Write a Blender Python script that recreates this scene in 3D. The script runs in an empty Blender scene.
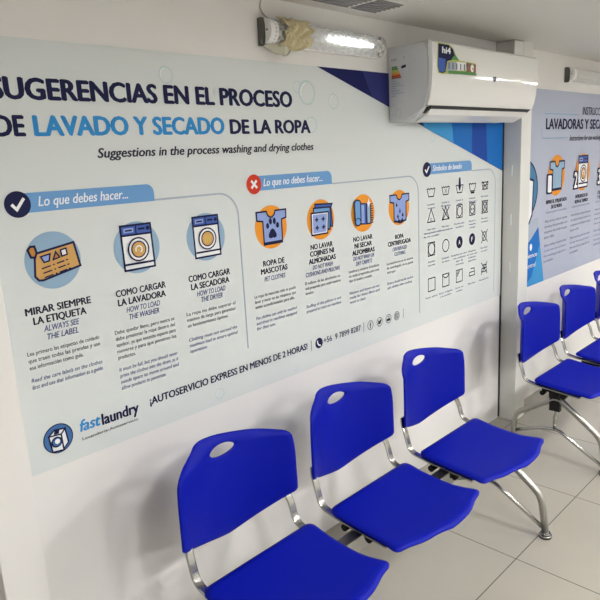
import bpy, bmesh, math, random
from mathutils import Vector, Matrix
random.seed(7)
C = bpy.context.scene.collection
PI = math.pi
# ------------------------------------------------------------------ materials
def mat(name, col, rough=.5, metal=0.0, bump=0.0, bscale=200, vary=0.0, vscale=3, spec=.5, coat=0.0, emit=None, estr=0, trans=0.0, alpha=1.0):
    m = bpy.data.materials.new(name); m.use_nodes = True
    nt = m.node_tree; b = nt.nodes['Principled BSDF']
    b.inputs['Base Color'].default_value = (*col, 1)
    b.inputs['Roughness'].default_value = rough
    b.inputs['Metallic'].default_value = metal
    b.inputs['Specular IOR Level'].default_value = spec
    b.inputs['Coat Weight'].default_value = coat
    b.inputs['Transmission Weight'].default_value = trans
    b.inputs['Alpha'].default_value = alpha
    tc = nt.nodes.new('ShaderNodeTexCoord')
    if vary:
        n = nt.nodes.new('ShaderNodeTexNoise'); n.inputs['Scale'].default_value = vscale; n.inputs['Detail'].default_value = 4
        r = nt.nodes.new('ShaderNodeMixRGB'); r.inputs[1].default_value = (*[c*(1-vary) for c in col], 1)
        r.inputs[2].default_value = (*[min(1, c*(1+vary)) for c in col], 1)
        nt.links.new(tc.outputs['Object'], n.inputs['Vector']); nt.links.new(n.outputs['Fac'], r.inputs[0])
        nt.links.new(r.outputs[0], b.inputs['Base Color'])
    if bump:
        n = nt.nodes.new('ShaderNodeTexNoise'); n.inputs['Scale'].default_value = bscale; n.inputs['Detail'].default_value = 3
        bp = nt.nodes.new('ShaderNodeBump'); bp.inputs['Strength'].default_value = bump; bp.inputs['Distance'].default_value = .002
        nt.links.new(tc.outputs['Object'], n.inputs['Vector']); nt.links.new(n.outputs['Fac'], bp.inputs['Height'])
        nt.links.new(bp.outputs[0], b.inputs['Normal'])
    if emit:
        b.inputs['Emission Color'].default_value = (*emit, 1); b.inputs['Emission Strength'].default_value = estr
    return m
def s2l(*c): return tuple(((v/255+.055)/1.055)**2.4 if v > 10 else v/255/12.92 for v in c)

M = {}
M['wall'] = mat('painted_wall', (.74, .73, .72), .6, bump=.15, bscale=60, vary=.02)
M['wall_dark'] = mat('room_wall', (.60, .585, .55), .7, vary=.03)
M['ceiling'] = mat('ceiling_paint', (.66, .65, .62), .85, vary=.02)
M['pilaster'] = mat('pilaster_panel', (.66, .665, .64), .35, vary=.02)
M['seam'] = mat('dark_seam', (.02, .02, .02), .6)
M['caulk'] = mat('white_sealant', (.82, .80, .74), .5)
M['banner'] = mat('printed_vinyl', (.625, .667, .668), .45, spec=.3, vary=.015, vscale=2)
M['banner2'] = mat('printed_vinyl_lilac', (.40, .44, .56), .45, spec=.3, vary=.02, vscale=2)
M['navy'] = mat('ink_navy', (.012, .014, .06), .55, spec=.12)
M['ink'] = mat('ink_dark', (.03, .03, .055), .55, spec=.12)
M['ink_grey'] = mat('ink_grey', (.13, .135, .16), .55, spec=.12)
M['ink_slate'] = mat('ink_slate', (.12, .15, .30), .55, spec=.12)
M['ink_blue'] = mat('ink_blue', (.035, .26, .60), .55, spec=.12)
M['tab'] = mat('ink_tab_blue', (.15, .33, .62), .55, spec=.12)
M['pale'] = mat('ink_pale_blue', (.27, .41, .56), .55, spec=.12)
M['line'] = mat('ink_outline_blue', (.37, .43, .52), .55, spec=.12)
M['white'] = mat('ink_white', (.80, .82, .84), .55, spec=.12)
M['orange'] = mat('ink_orange', (.78, .30, .03), .55, spec=.12)
M['ochre'] = mat('ink_ochre', (.62, .36, .12), .55, spec=.12)
M['ochre_dk'] = mat('ink_ochre_dark', (.50, .22, .05), .55, spec=.12)
M['red'] = mat('ink_red', (.60, .045, .02), .55, spec=.12)
M['lilac'] = mat('ink_light_blue', (.27, .36, .68), .55, spec=.12)
M['mid'] = mat('ink_mid_blue', (.06, .12, .42), .55, spec=.12)
M['fblue1'] = mat('facet_light_blue', (.05, .30, .62), .55, spec=.12)
M['fblue2'] = mat('facet_blue', (.012, .15, .50), .55, spec=.12)
M['fblue3'] = mat('facet_deep_blue', (.008, .06, .34), .55, spec=.12)
M['fnavy'] = mat('facet_navy', (.010, .013, .085), .55, spec=.12)
M['fnavy2'] = mat('facet_navy_light', (.03, .035, .16), .55, spec=.12)
M['bubble'] = mat('bubble_ring', (.49, .61, .625), .55, spec=.12)
M['bubble2'] = mat('bubble_ring_light', (.74, .79, .80), .55, spec=.12)
M['logo_blue'] = mat('ink_logo_blue', (.06, .16, .38), .55, spec=.12)
M['teal'] = mat('ink_teal', (.06, .20, .36), .55, spec=.12)
M['plastic'] = mat('blue_plastic', (.0015, .007, .315), .48, bump=.12, bscale=900, spec=.13)
M['chrome'] = mat('chromed_steel', (.43, .43, .415), .22, metal=1)
M['steel'] = mat('grey_steel', (.36, .355, .33), .34, metal=.9)
M['black'] = mat('black_paint', (.008, .008, .009), .55, spec=.2)
M['rubber'] = mat('black_rubber', (.015, .015, .015), .8)
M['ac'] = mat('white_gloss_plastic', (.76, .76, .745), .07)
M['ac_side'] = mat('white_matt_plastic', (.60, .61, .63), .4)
M['ac_dark'] = mat('black_gap', (.008, .008, .008), .5)
M['sticker'] = mat('clear_sticker', (.62, .63, .66), .3)
M['green'] = mat('label_green', (.07, .25, .05), .5)
M['lime'] = mat('label_lime', (.45, .50, .12), .5)
M['yellow'] = mat('label_yellow', (.60, .45, .10), .5)
M['brown'] = mat('label_brown', (.22, .10, .05), .5)
M['endcap'] = mat('grey_endcap', (.09, .09, .075), .5)
M['fixture'] = mat('fixture_base', (.40, .40, .37), .4)
M['tube'] = mat('reflection_glow', (.9, .9, .9), .4, emit=(.95, 1, 1), estr=1.3)  # emission standing in for a reflection of the ceiling lamps
M['tube_off'] = mat('unlit_tube', (.75, .75, .74), .3)
M['tape'] = mat('yellowed_tape', (.70, .62, .38), .4, vary=.42, vscale=28, alpha=.80)
M['vent'] = mat('grey_grille', (.23, .23, .235), .6)
M['door'] = mat('brown_door', (.10, .075, .05), .5, vary=.1)
M['lamp'] = mat('ceiling_lamp_diffuser', (1, 1, 1), .5, emit=(1, .985, .965), estr=58)
# prismatic diffuser: clear, ribbed acrylic
def diffuser():
    m = mat('prismatic_acrylic', (.86, .88, .88), .12, alpha=.42, spec=.6)
    nt = m.node_tree; b = nt.nodes['Principled BSDF']
    tc = nt.nodes.new('ShaderNodeTexCoord'); ch = nt.nodes.new('ShaderNodeTexChecker'); ch.inputs['Scale'].default_value = 55
    mp = nt.nodes.new('ShaderNodeMapping')
    nt.links.new(tc.outputs['Object'], mp.inputs[0]); nt.links.new(mp.outputs[0], ch.inputs[0])
    bp = nt.nodes.new('ShaderNodeBump'); bp.inputs['Strength'].default_value = .0; bp.inputs['Distance'].default_value = .01
    nt.links.new(ch.outputs['Fac'], bp.inputs['Height']); nt.links.new(bp.outputs[0], b.inputs['Normal'])
    mr = nt.nodes.new('ShaderNodeMapRange'); mr.inputs[3].default_value = .22; mr.inputs[4].default_value = .68
    nt.links.new(ch.outputs['Fac'], mr.inputs[0]); nt.links.new(mr.outputs[0], b.inputs['Alpha'])
    return m
M['diffuser'] = diffuser()
# glazed floor tile with dark joints, 0.6 m grid
def floor_mat():
    m = mat('beige_floor_tile', (.50, .48, .43), .16, spec=.5)
    nt = m.node_tree; N = nt.nodes; L = nt.links; b = N['Principled BSDF']
    tc = N.new('ShaderNodeTexCoord'); sp = N.new('ShaderNodeSeparateXYZ'); L.new(tc.outputs['Object'], sp.inputs[0])
    def math_(op, a, bv=None):
        n = N.new('ShaderNodeMath'); n.operation = op
        if isinstance(a, (int, float)): n.inputs[0].default_value = a
        else: L.new(a, n.inputs[0])
        if bv is not None:
            if isinstance(bv, (int, float)): n.inputs[1].default_value = bv
            else: L.new(bv, n.inputs[1])
        return n.outputs[0]
    def joint(s, off):
        a = math_('ADD', s, 60 - off + .3)
        a = math_('MODULO', a, .6); a = math_('SUBTRACT', a, .3); a = math_('ABSOLUTE', a)
        return math_('LESS_THAN', a, .0022)
    g = math_('MAXIMUM', joint(sp.outputs[0], 2.104), joint(sp.outputs[1], -.705))
    n = N.new('ShaderNodeTexNoise'); n.inputs['Scale'].default_value = 2.5; n.inputs['Detail'].default_value = 6
    L.new(tc.outputs['Object'], n.inputs['Vector'])
    cr = N.new('ShaderNodeMixRGB'); cr.inputs[1].default_value = (.35, .33, .285, 1); cr.inputs[2].default_value = (.42, .395, .34, 1)
    L.new(n.outputs['Fac'], cr.inputs[0])
    mx = N.new('ShaderNodeMixRGB'); L.new(g, mx.inputs[0]); L.new(cr.outputs[0], mx.inputs[1]); mx.inputs[2].default_value = (.10, .09, .08, 1)
    L.new(mx.outputs[0], b.inputs['Base Color'])
    mr = N.new('ShaderNodeMapRange'); mr.inputs[3].default_value = .2; mr.inputs[4].default_value = .8
    L.new(g, mr.inputs[0]); L.new(mr.outputs[0], b.inputs['Roughness'])
    return m
M['floor'] = floor_mat()

# ------------------------------------------------------------------ helpers
def link(name, me, mats, parent=None):
    o = bpy.data.objects.new(name, me); C.objects.link(o)
    for m in (mats if isinstance(mats, (list, tuple)) else [mats]): me.materials.append(m)
    if parent: o.parent = parent
    return o
def obj(name, bm, mats, parent=None, smooth=False):
    me = bpy.data.meshes.new(name)
    bmesh.ops.recalc_face_normals(bm, faces=bm.faces)
    if smooth:
        for f in bm.faces: f.smooth = True
    bm.to_mesh(me); bm.free()
    return link(name, me, mats, parent)
def bx(bm, x0, x1, y0, y1, z0, z1, mi=0, bev=0):
    r = bmesh.ops.create_cube(bm, size=1)
    for v in r['verts']:
        v.co = Vector(((x0+x1)/2+v.co.x*(x1-x0), (y0+y1)/2+v.co.y*(y1-y0), (z0+z1)/2+v.co.z*(z1-z0)))
    fs = {f for v in r['verts'] for f in v.link_faces}
    for f in fs: f.material_index = mi
    if bev:
        es = {e for v in r['verts'] for e in v.link_edges}
        bmesh.ops.bevel(bm, geom=list(es), offset=bev, segments=2, affect='EDGES', profile=.6)
    return bm
def box(name, x0, x1, y0, y1, z0, z1, m, parent=None, bev=0):
    bm = bmesh.new(); bx(bm, x0, x1, y0, y1, z0, z1, 0, bev); return obj(name, bm, m, parent)
def tube(bm, pts, r, seg=14, cap=True, ry=None):
    """sweep an (elliptic) section along a polyline"""
    pts = [Vector(p) for p in pts]; rings = []
    up = None
    for i, p in enumerate(pts):
        a = pts[max(i-1, 0)]; b = pts[min(i+1, len(pts)-1)]
        d = (b-a).normalized()
        if up is None:
            up = Vector((1, 0, 0)) if abs(d.x) < .9 else Vector((0, 0, 1))
        s = (up - d*up.dot(d)).normalized(); t = d.cross(s); up = s
        rings.append([bm.verts.new(p + s*math.cos(2*PI*k/seg)*r + t*math.sin(2*PI*k/seg)*(ry or r)) for k in range(seg)])
    for A, B in zip(rings, rings[1:]):
        for k in range(seg): bm.faces.new((A[k], A[(k+1) % seg], B[(k+1) % seg], B[k])).smooth = True
    if cap: bm.faces.new(rings[0]); bm.faces.new(rings[-1][::-1])
def arc_path(pts, rad, n=8):
    """polyline with rounded inner corners"""
    pts = [Vector(p) for p in pts]; out = [pts[0]]
    for a, p, b in zip(pts, pts[1:], pts[2:]):
        d0 = (a-p); d1 = (b-p); L = min(rad, d0.length*.49, d1.length*.49)
        s = p+d0.normalized()*L; e = p+d1.normalized()*L
        for k in range(n+1):
            t = k/n; out.append(s*(1-t)**2 + p*2*t*(1-t) + e*t*t)
    out.append(pts[-1]); return out
def cyl(bm, p0, p1, r, seg=16, r1=None):
    p0 = Vector(p0); p1 = Vector(p1); d = (p1-p0)
    mt = Matrix.Translation((p0+p1)/2) @ d.to_track_quat('Z', 'Y').to_matrix().to_4x4()
    g = bmesh.ops.create_cone(bm, cap_ends=True, segments=seg, radius1=r, radius2=r if r1 is None else r1, depth=d.length, matrix=mt)
    for v in g['verts']:
        for f in v.link_faces:
            if len(f.verts) == 4: f.smooth = True
def thing(name, label, cat, loc=(0, 0, 0), group=None):
    o = bpy.data.objects.new(name, None); C.objects.link(o); o.location = loc
    o.empty_display_size = .1
    o['label'] = label; o['category'] = cat
    if group: o['group'] = group
    return o
def adopt(parent):
    """parts are modelled in world coordinates: shift them to the thing's base"""
    for ch in [o for o in C.objects if o.parent == parent]:
        ch.location = ch.location - parent.location
def structure(o):
    o['kind'] = 'structure'; return o

# ------------------------------------------------------------------ printed artwork kit
_text_cache = {}
def text_verts(s, bold, shear):
    key = (s, bold, shear)
    if key in _text_cache: return _text_cache[key]
    cu = bpy.data.curves.new('t', 'FONT'); cu.body = s; cu.size = 1; cu.offset = bold; cu.shear = shear; cu.resolution_u = 3
    o = bpy.data.objects.new('t', cu); C.objects.link(o)
    bpy.context.view_layer.update()
    dg = bpy.context.evaluated_depsgraph_get()
    me = bpy.data.meshes.new_from_object(o.evaluated_get(dg))
    vs = [(v.co.x, v.co.y) for v in me.vertices]; fs = [tuple(p.vertices) for p in me.polygons]
    bpy.data.objects.remove(o); bpy.data.curves.remove(cu); bpy.data.meshes.remove(me)
    _text_cache[key] = (vs, fs); return vs, fs
CAP = None
def cap_height():
    global CAP
    if CAP is None:
        vs, _ = text_verts('H', 0, 0); CAP = max(v[1] for v in vs)
    return CAP
class Art:
    """flat printed shapes on a surface: origin o, right axis r, up axis u, outward normal n"""
    def __init__(s, o=(0, 0, 0), r=(1, 0, 0), u=(0, 0, 1), n=(0, -1, 0), base=.0036):
        s.o, s.r, s.u, s.n, s.base = Vector(o), Vector(r), Vector(u), Vector(n), base; s.reset()
    def reset(s): s.bm = bmesh.new(); s.mats = []; s.lay = 0
    def mi(s, m):
        if m not in s.mats: s.mats.append(m)
        return s.mats.index(m)
    def P(s, x, z, l): return s.o + s.r*x + s.u*z + s.n*(s.base + l*.00035)
    def poly(s, pts, m, l=None):
        if l is None: s.lay += 1; l = s.lay
        f = s.bm.faces.new([s.bm.verts.new(s.P(x, z, l)) for x, z in pts]); f.material_index = s.mi(m)
    def disc(s, cx, cz, r, m, rz=None, n=40, l=None):
        rz = rz or r
        s.poly([(cx+r*math.cos(2*PI*k/n), cz+rz*math.sin(2*PI*k/n)) for k in range(n)], m, l)
    def ring(s, cx, cz, r, w, m, rz=None, n=40, a0=0, a1=360):
        s.lay += 1; rz = rz or r; i = s.mi(m); full = a1-a0 >= 360
        A = [math.radians(a0+(a1-a0)*k/n) for k in range(n+1)]
        o_ = [s.bm.verts.new(s.P(cx+r*math.cos(a), cz+rz*math.sin(a), s.lay)) for a in A]
        i_ = [s.bm.verts.new(s.P(cx+(r-w)*math.cos(a), cz+(rz-w)*math.sin(a), s.lay)) for a in A]
        for k in range(n):
            s.bm.faces.new((o_[k], o_[k+1], i_[k+1], i_[k])).material_index = i
    def line(s, pts, w, m, closed=False):
        s.lay += 1; P = [Vector(p) for p in pts]; n = len(P)
        L_, R_ = [], []
        for k in range(n):
            a = P[(k-1) % n] if closed or k else P[k]; b = P[(k+1) % n] if closed or k < n-1 else P[k]
            d1 = (P[k]-a); d2 = (b-P[k])
            d1 = d1.normalized() if d1.length > 1e-9 else d2.normalized()
            d2 = d2.normalized() if d2.length > 1e-9 else d1
            n1 = Vector((-d1.y, d1.x)); n2 = Vector((-d2.y, d2.x)); t = (n1+n2)
            t = t.normalized() if t.length > 1e-6 else n1
            q = t*(w/2/max(.45, t.dot(n1)))
            L_.append(s.bm.verts.new(s.P(*(P[k]+q), s.lay))); R_.append(s.bm.verts.new(s.P(*(P[k]-q), s.lay)))
        for k in range(n if closed else n-1):
            j = (k+1) % n
            s.bm.faces.new((L_[k], L_[j], R_[j], R_[k])).material_index = s.mi(m)
    def shape(s, pts, fill, stroke, w):
        s.poly(pts, fill); s.line(pts, w, stroke, True)
    def rect(s, x0, z0, x1, z1, m): s.poly([(x0, z0), (x1, z0), (x1, z1), (x0, z1)], m)
    def text(s, t, x0, x1, z, h, m, bold=0.0, it=0.0, fit=True):
        off = 0; ex = bold*1.05
        vs, fs = text_verts(t, off, it)
        a = min(v[0] for v in vs); b = max(v[0] for v in vs); sh = h/cap_height(); sc = (x1-x0)/(b-a+2*ex); i = s.mi(m)
        for dx, dy in (((0, 0),) if ex < .004 else ((-ex, 0), (ex, 0), (0, ex*.5), (0, -ex*.5), (-ex*.6, ex*.4), (ex*.6, -ex*.4))):
            s.lay += .25
            V = [s.bm.verts.new(s.P(x0+(v[0]-a+ex+dx)*sc, z+(v[1]+dy)*sh, s.lay)) for v in vs]
            for f in fs:
                try: s.bm.faces.new([V[k] for k in f]).material_index = i
                except ValueError: pass
    def ctext(s, t, cx, w, z, h, m, bold=0.0, it=0.0): s.text(t, cx-w/2, cx+w/2, z, h, m, bold, it)
    def done(s, name, parent):
        me = bpy.data.meshes.new(name); nv = s.n
        for f in s.bm.faces:
            f.normal_update()
            if f.normal.dot(nv) < 0: f.normal_flip()
        s.bm.to_mesh(me); s.bm.free()
        o = link(name, me, [M[k] for k in s.mats], parent); s.reset(); return o
def rot(pts, cx, cz, a):
    c, s_ = math.cos(a), math.sin(a)
    return [(cx+(x-cx)*c-(z-cz)*s_, cz+(x-cx)*s_+(z-cz)*c) for x, z in pts]

# ------------------------------------------------------------------ room shell
X0, X1, Y1, H = -1.6, 8.8, -4.4, 2.138
structure(box('floor', X0-.1, X1+.1, Y1-.1, .1, -.05, 0, M['floor']))
structure(box('ceiling', X0-.1, X1+.1, Y1-.1, .1, H, H+.05, M['ceiling']))
structure(box('wall_back', .40, X1, 0, .1, 0, H, M['wall']))
structure(box('wall_back', X0, -.55, 0, .1, 0, H, M['wall']))
structure(box('wall_right', X1, X1+.1, Y1, .1, 0, H, M['wall_dark']))
structure(box('wall_left', X0-.1, X0, Y1, .1, 0, H, M['wall_dark']))
structure(box('wall_front', X0, X1, Y1-.1, Y1, 0, H, M['wall_dark']))
structure(box('door_1', -.55, .40, .03, .07, 0, H, M['door']))
structure(box('trim_1', .448, .5665, -.045, 0, 0, H, M['wall'], bev=.004))          # jamb left of the banner
structure(box('trim_2', 3.327, 3.445, -.104, 0, 0, H, M['pilaster'], bev=.0015))       # pilaster between the banners
structure(box('trim_3', 3.316, 3.3268, -.006, 0, .004, H, M['seam']))
structure(box('trim_4', 3.329, 3.443, -.1085, -.1, 0, .012, M['caulk']))
bm = bmesh.new()
for z in (1.47, 1.20, .93): bx(bm, 3.3235, 3.327, -.058, -.052, z-.03, z+.03)
structure(obj('side_highlights', bm, M['white']))  # white slips imitating small vertical highlights on the pilaster side

# ------------------------------------------------------------------ first banner
BX0, BX1, BZ0, BZ1 = .569, 3.313, .763, 1.929
ban = thing('wall_banner', 'large pale grey laundry tips banner headed SUGERENCIAS, on the wall left of the pilaster', 'banner', (BX0, 0, BZ0))
box('panel', BX0, BX1, -.003, -.0002, BZ0, BZ1, M['banner'], ban)
A = Art()
# background corner shape and soap bubbles
A.poly([(1.828, BZ1), (BX1, BZ1), (BX1, 1.472)], 'fnavy', 1)
A.poly([(2.10, 1.9285), (2.36, 1.9285), (2.30, 1.785), (2.16, 1.828)], 'fnavy2', 2)
A.poly([(2.42, 1.9285), (BX1, 1.9285), (BX1, 1.475), (2.54, 1.7075)], 'fblue2', 2)
A.poly([(2.50, 1.80), (2.78, 1.76), (2.80, 1.632), (2.545, 1.708)], 'fblue1', 3)
A.poly([(2.80, 1.78), (2.98, 1.76), (2.98, 1.577), (2.80, 1.632)], 'fblue2', 3)
A.poly([(2.98, 1.80), (3.12, 1.78), (3.14, 1.528), (2.98, 1.577)], 'fblue3', 3)
A.poly([(3.14, 1.78), (3.30, 1.76), (3.3125, 1.55), (3.14, 1.528)], 'fblue2', 4)
A.rect(3.306, BZ0, BX1, BZ1, 'white')
A.done('corner_artwork', ban)
A.base = .0029
for bxx, bz, r in [(1.149, 1.862, .026), (1.768, 1.832, .045), (1.72, 1.85, .022), (1.917, 1.805, .030), (1.785, 1.716, .030), (2.62, 1.66, .02), (3.27, 1.44, .02), (2.05, .80, .012), (1.63, .79, .012), (1.25, .80, .02), (2.21, .82, .01)]:
    A.ring(bxx, bz, r, r*.16, 'bubble'); A.ring(bxx, bz, r*.8, r*.12, 'bubble2', a0=100, a1=200, n=12); A.done('bubble', ban)
A.base = .0036
# headings
A.text('SUGERENCIAS EN EL PROCESO', .622, 1.688, 1.779, .052, 'navy', bold=.048); A.done('heading', ban)
A.text('DE', .622, .700, 1.687, .050, 'navy', bold=.048); A.done('heading', ban)
A.text('LAVADO Y SECADO', .721, 1.362, 1.687, .050, 'ink_blue', bold=.048); A.done('heading', ban)
A.text('DE LA ROPA', 1.384, 1.778, 1.687, .045, 'navy', bold=.048); A.done('heading', ban)
A.text('Suggestions in the process washing and drying clothes', .893, 1.790, 1.624, .026, 'ink', bold=.030, it=.22); A.done('subheading', ban)
# section tabs
def tab(x0, x1, cx, txt, tx0, tx1, mark, th=.026):
    z0, z1, r = 1.489, 1.541, .026
    pts = [(x0, z0), (x1, z0)] + [(x1-r+r*math.cos(a), z1-r+r*math.sin(a)) for a in [k*PI/16 for k in range(9)]] + [(x0, z1)]
    A.poly(pts, 'tab')
    A.text(txt, tx0, tx1, 1.504, th, 'white', it=.25, bold=.014)
    A.disc(cx, 1.513, .0345, 'navy' if mark == 'v' else 'red')
    if mark == 'v': A.line([(cx-.016, 1.514), (cx-.004, 1.500), (cx+.018, 1.528)], .008, 'white')
    else:
        A.line([(cx-.013, 1.500), (cx+.013, 1.526)], .009, 'white'); A.line([(cx-.013, 1.526), (cx+.013, 1.500)], .009, 'white')
    return A.done('section_tab', ban)
tab(.66, 1.065, .651, 'Lo que debes hacer...', .705, .975, 'v')
tab(1.48, 1.887, 1.474, 'Lo que no debes hacer...', 1.519, 1.832, 'x')
tab(2.57, 2.980, 2.563, 'S\u00edmbolos de lavado', 2.613, 2.880, 'v')
def outline(x0, x1, zt, zb):
    r = .08
    pts = [(x0, zt), (x1-r, zt)] + [(x1-r+r*math.sin(a), zt-r+r*math.cos(a)) for a in [k*PI/20 for k in range(11)]] + [(x1, zb)]
    A.line(pts, .006, 'line'); return A.done('section_outline', ban)
outline(1.065, 1.393, 1.492, .93); outline(1.887, 2.490, 1.490, .83); outline(2.980, 3.236, 1.488, .80)
# icons (unit coordinates around the centre, radius R)
R = .079; IZ = 1.355; W = .006
class Ic:
    def __init__(s, cx, cz=IZ, r=R): s.cx, s.cz, s.r = cx, cz, r
    def q(s, pts): return [(s.cx+x*s.r, s.cz+z*s.r) for x, z in pts]
def icon_label(cx, parent=ban):
    i = Ic(cx); A.disc(cx, IZ, R, 'pale')
    A.shape(i.q([(-.62, .30), (.80, .53), (.95, -.33), (-.45, -.64), (-.60, -.62), (-.71, -.47)]), 'ochre', 'navy', W)
    A.shape(i.q([(-.84, .46), (-.74, .56), (-.60, .56), (-.55, .33), (-.62, .18), (-.76, .20)]), 'ochre_dk', 'navy', W)
    A.shape(i.q([(-.44, .18), (-.10, .24), (-.16, .0), (-.34, -.03)]), 'lilac', 'navy', W*.7)
    A.shape(i.q([(-.02, .02), (.22, .08), (.10, .28)]), 'ochre_dk', 'navy', W*.7)
    A.shape(i.q([(.30, .10), (.50, .14), (.48, .36), (.28, .32)]), 'white', 'navy', W*.7)
    for k, z in enumerate((-.14, -.30, -.45)):
        for a, b in ((-.46, -.14), (-.06, .0), (.08, .36), (.42, .50)):
            A.line(i.q([(a+.02*k, z+a*.2), (b+.02*k, z+b*.2)]), W*.6, 'navy')
    return A.done('label_icon', parent)
def icon_machine(cx, kind, name, parent=ban, cz=IZ, disc='pale', r=R):
    i = Ic(cx, cz, r); A.disc(cx, cz, r, disc); w = W*r/R
    A.shape(i.q([(-.64, .87), (.66, .87), (.70, -.82), (-.62, -.83)]), 'white', 'navy', w)
    A.shape(i.q([(-.64, .87), (.66, .87), (.67, .50), (-.63, .50)]), 'mid', 'navy', w)
    A.poly(i.q([(-.52, .77), (-.10, .77), (-.10, .60), (-.52, .60)]), 'lilac'); A.line(i.q([(-.46, .68), (-.16, .68)]), w*.8, 'navy')
    A.line(i.q([(0, .87), (0, .50)]), w*.6, 'navy'); A.line(i.q([(.10, .70), (.38, .70)]), w, 'navy'); A.disc(*i.q([(.52, .70)])[0], r*.08, 'navy')
    c = i.q([(.03, -.07)])[0]
    A.disc(*c, r*.47, 'navy'); A.disc(*c, r*.41, 'white'); A.disc(*c, r*.33, 'navy'); A.disc(*c, r*.28, 'ochre')
    if kind == 'wash':
        A.ring(*c, r*.16, r*.05, 'white', a0=-60, a1=210, n=20); A.ring(c[0]-r*.02, c[1]+r*.02, r*.08, r*.04, 'yellow', a0=90, a1=330, n=14)
    else:
        for dx in (-.12, 0, .12):
            A.line([(c[0]+r*(dx+.03*math.sin(t)), c[1]+r*(.16-.32*t/6.3)) for t in [k*.63 for k in range(11)]], w*.7, 'yellow')
    A.line(i.q([(-.62, -.60), (.69, -.60)]), w, 'navy')
    return A.done(name, parent)
SH = [(-.88, .74), (-.25, .74), (-.19, .56), (-.05, .46), (.08, .46), (.22, .56), (.30, .74), (.98, .74), (.97, .36), (.68, .30), (.66, -.77), (-.50, -.77), (-.51, .30), (-.86, .36)]
def shirt(i, w, fill='lilac'): A.shape(i.q(SH), fill, 'navy', w)
def icon_pet(cx):
    i = Ic(cx); A.disc(cx, IZ, R, 'orange'); shirt(i, W)
    A.line(i.q([(-.50, -.72), (.66, -.72)]), W*1.6, 'navy')
    A.poly(i.q([(.05, -.06), (.18, -.14), (.30, -.34), (.30, -.46), (.18, -.52), (.05, -.49), (-.08, -.52), (-.20, -.46), (-.20, -.34), (-.08, -.14)]), 'navy')
    for x, z, a, b in ((-.24, .08, .09, .13), (-.05, .27, .09, .15), (.19, .27, .09, .15), (.38, .06, .09, .13)):
        c = i.q([(x, z)])[0]; A.disc(*c, a*R, 'navy', rz=b*R)
    return A.done('shirt_icon', ban)
def icon_pillow(cx):
    i = Ic(cx); A.disc(cx, IZ, R, 'orange')
    A.shape(i.q([(-.40, .78), (.88, .72), (.78, .55), (.86, -.42), (-.34, -.30)]), 'mid', 'navy', W)
    A.shape(i.q([(-.52, .60), (.70, .56), (.64, -.55), (-.50, -.50)]), 'tab', 'navy', W)
    A.shape(i.q([(-.70, .36), (.55, .34), (.44, -.72), (-.72, -.72)]), 'white', 'navy', W)
    A.poly(i.q([(-.60, .28), (.44, .26), (.35, -.64), (-.62, -.64)]), 'lilac')
    for x in (-.34, .12):
        for z in (.02, -.38):
            A.line(i.q([(x-.12, z), (x+.12, z)]), W, 'navy'); A.line(i.q([(x, z-.12), (x, z+.12)]), W, 'navy')
    return A.done('pillow_icon', ban)
def icon_carpet(cx):
    i = Ic(cx); A.disc(cx, IZ, R, 'orange')
    A.shape(i.q([(-.30, .50), (.24, .48), (.24, -.60), (-.30, -.56)]), 'lilac', 'navy', W)
    A.poly(i.q([(.10, .48), (.24, .48), (.24, -.60), (.10, -.60)]), 'mid')
    A.shape(i.q([(.30, .48), (.62, .47), (.62, -.60), (.30, -.60)]), 'pale', 'navy', W)
    for k in range(9):
        z = .44-k*.125; A.line(i.q([(.62, z), (.80, z)]), W*.8, 'navy')
    A.shape(i.q([(-.77, .60), (-.66, .70), (-.50, .73), (-.34, .68), (-.26, .58), (-.28, -.50), (-.40, -.60), (-.60, -.62), (-.74, -.50)]), 'tab', 'navy', W)
    A.ring(*i.q([(-.52, -.42)])[0], R*.22, W*.6, 'navy', a0=10, a1=250, n=18)
    A.poly(i.q([(.41, .78), (.47, .58), (.60, .50), (.47, .42), (.41, .24), (.35, .42), (.24, .50), (.35, .58)]), 'white')
    return A.done('carpet_icon', ban)
def icon_wet(cx):
    i = Ic(cx); A.disc(cx, IZ, R, 'orange'); shirt(i, W)
    A.poly(i.q([(-.48, -.80), (-.36, -.62), (-.22, -.84), (-.05, -.60), (.10, -.84), (.26, -.58), (.42, -.84), (.60, -.70), (.64, -.80), (.10, -.92)]), 'navy')
    for x, z, s_ in ((-.25, .14, .8), (.04, -.22, 1.1), (-.16, -.52, .9), (.30, -.46, .9)):
        A.poly(i.q([(x, z+.2*s_), (x+.10*s_, z), (x, z-.12*s_), (x-.10*s_, z)]), 'mid' if s_ > 1 else 'navy')
    return A.done('wet_shirt_icon', ban)
icon_label(.725); icon_machine(.987, 'wash', 'washer_icon'); icon_machine(1.248, 'dry', 'dryer_icon')
icon_pet(1.544); icon_pillow(1.812); icon_carpet(2.077); icon_wet(2.336)
# captions and small print: (centre, [(text, width, baseline, bold?)], body x0,x1, Spanish lines, English lines, top z)
def block(cx, caps, x0, x1, z, es, en, gap=.035, ls=.0195):
    for t, w, zz, k in caps:
        if k: A.ctext(t, cx, w, zz, .0195, 'ink', bold=.038)
        else: A.ctext(t, cx, w, zz, .0165, 'ink_slate', bold=.014, it=.22)
    A.done('caption', ban)
    n = max(len(t) for t in es)
    for k, t in enumerate(es):
        w = 1.0 if k < len(es)-1 else min(1, len(t)/n*1.02)
        A.text(t, x0, x0+(x1-x0)*w, z-k*ls, .0115, 'ink_grey', bold=.006)
    A.done('small_print', ban)
    z2 = z-len(es)*ls-gap+ls*.5+.008
    n = max(len(t) for t in en)
    for k, t in enumerate(en):
        w = 1.0 if k < len(en)-1 else min(1, len(t)/n*1.02)
        A.text(t, x0, x0+(x1-x0)*w, z2-k*ls, .0115, 'ink_slate', bold=.004, it=.22)
    A.done('small_print', ban)
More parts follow.
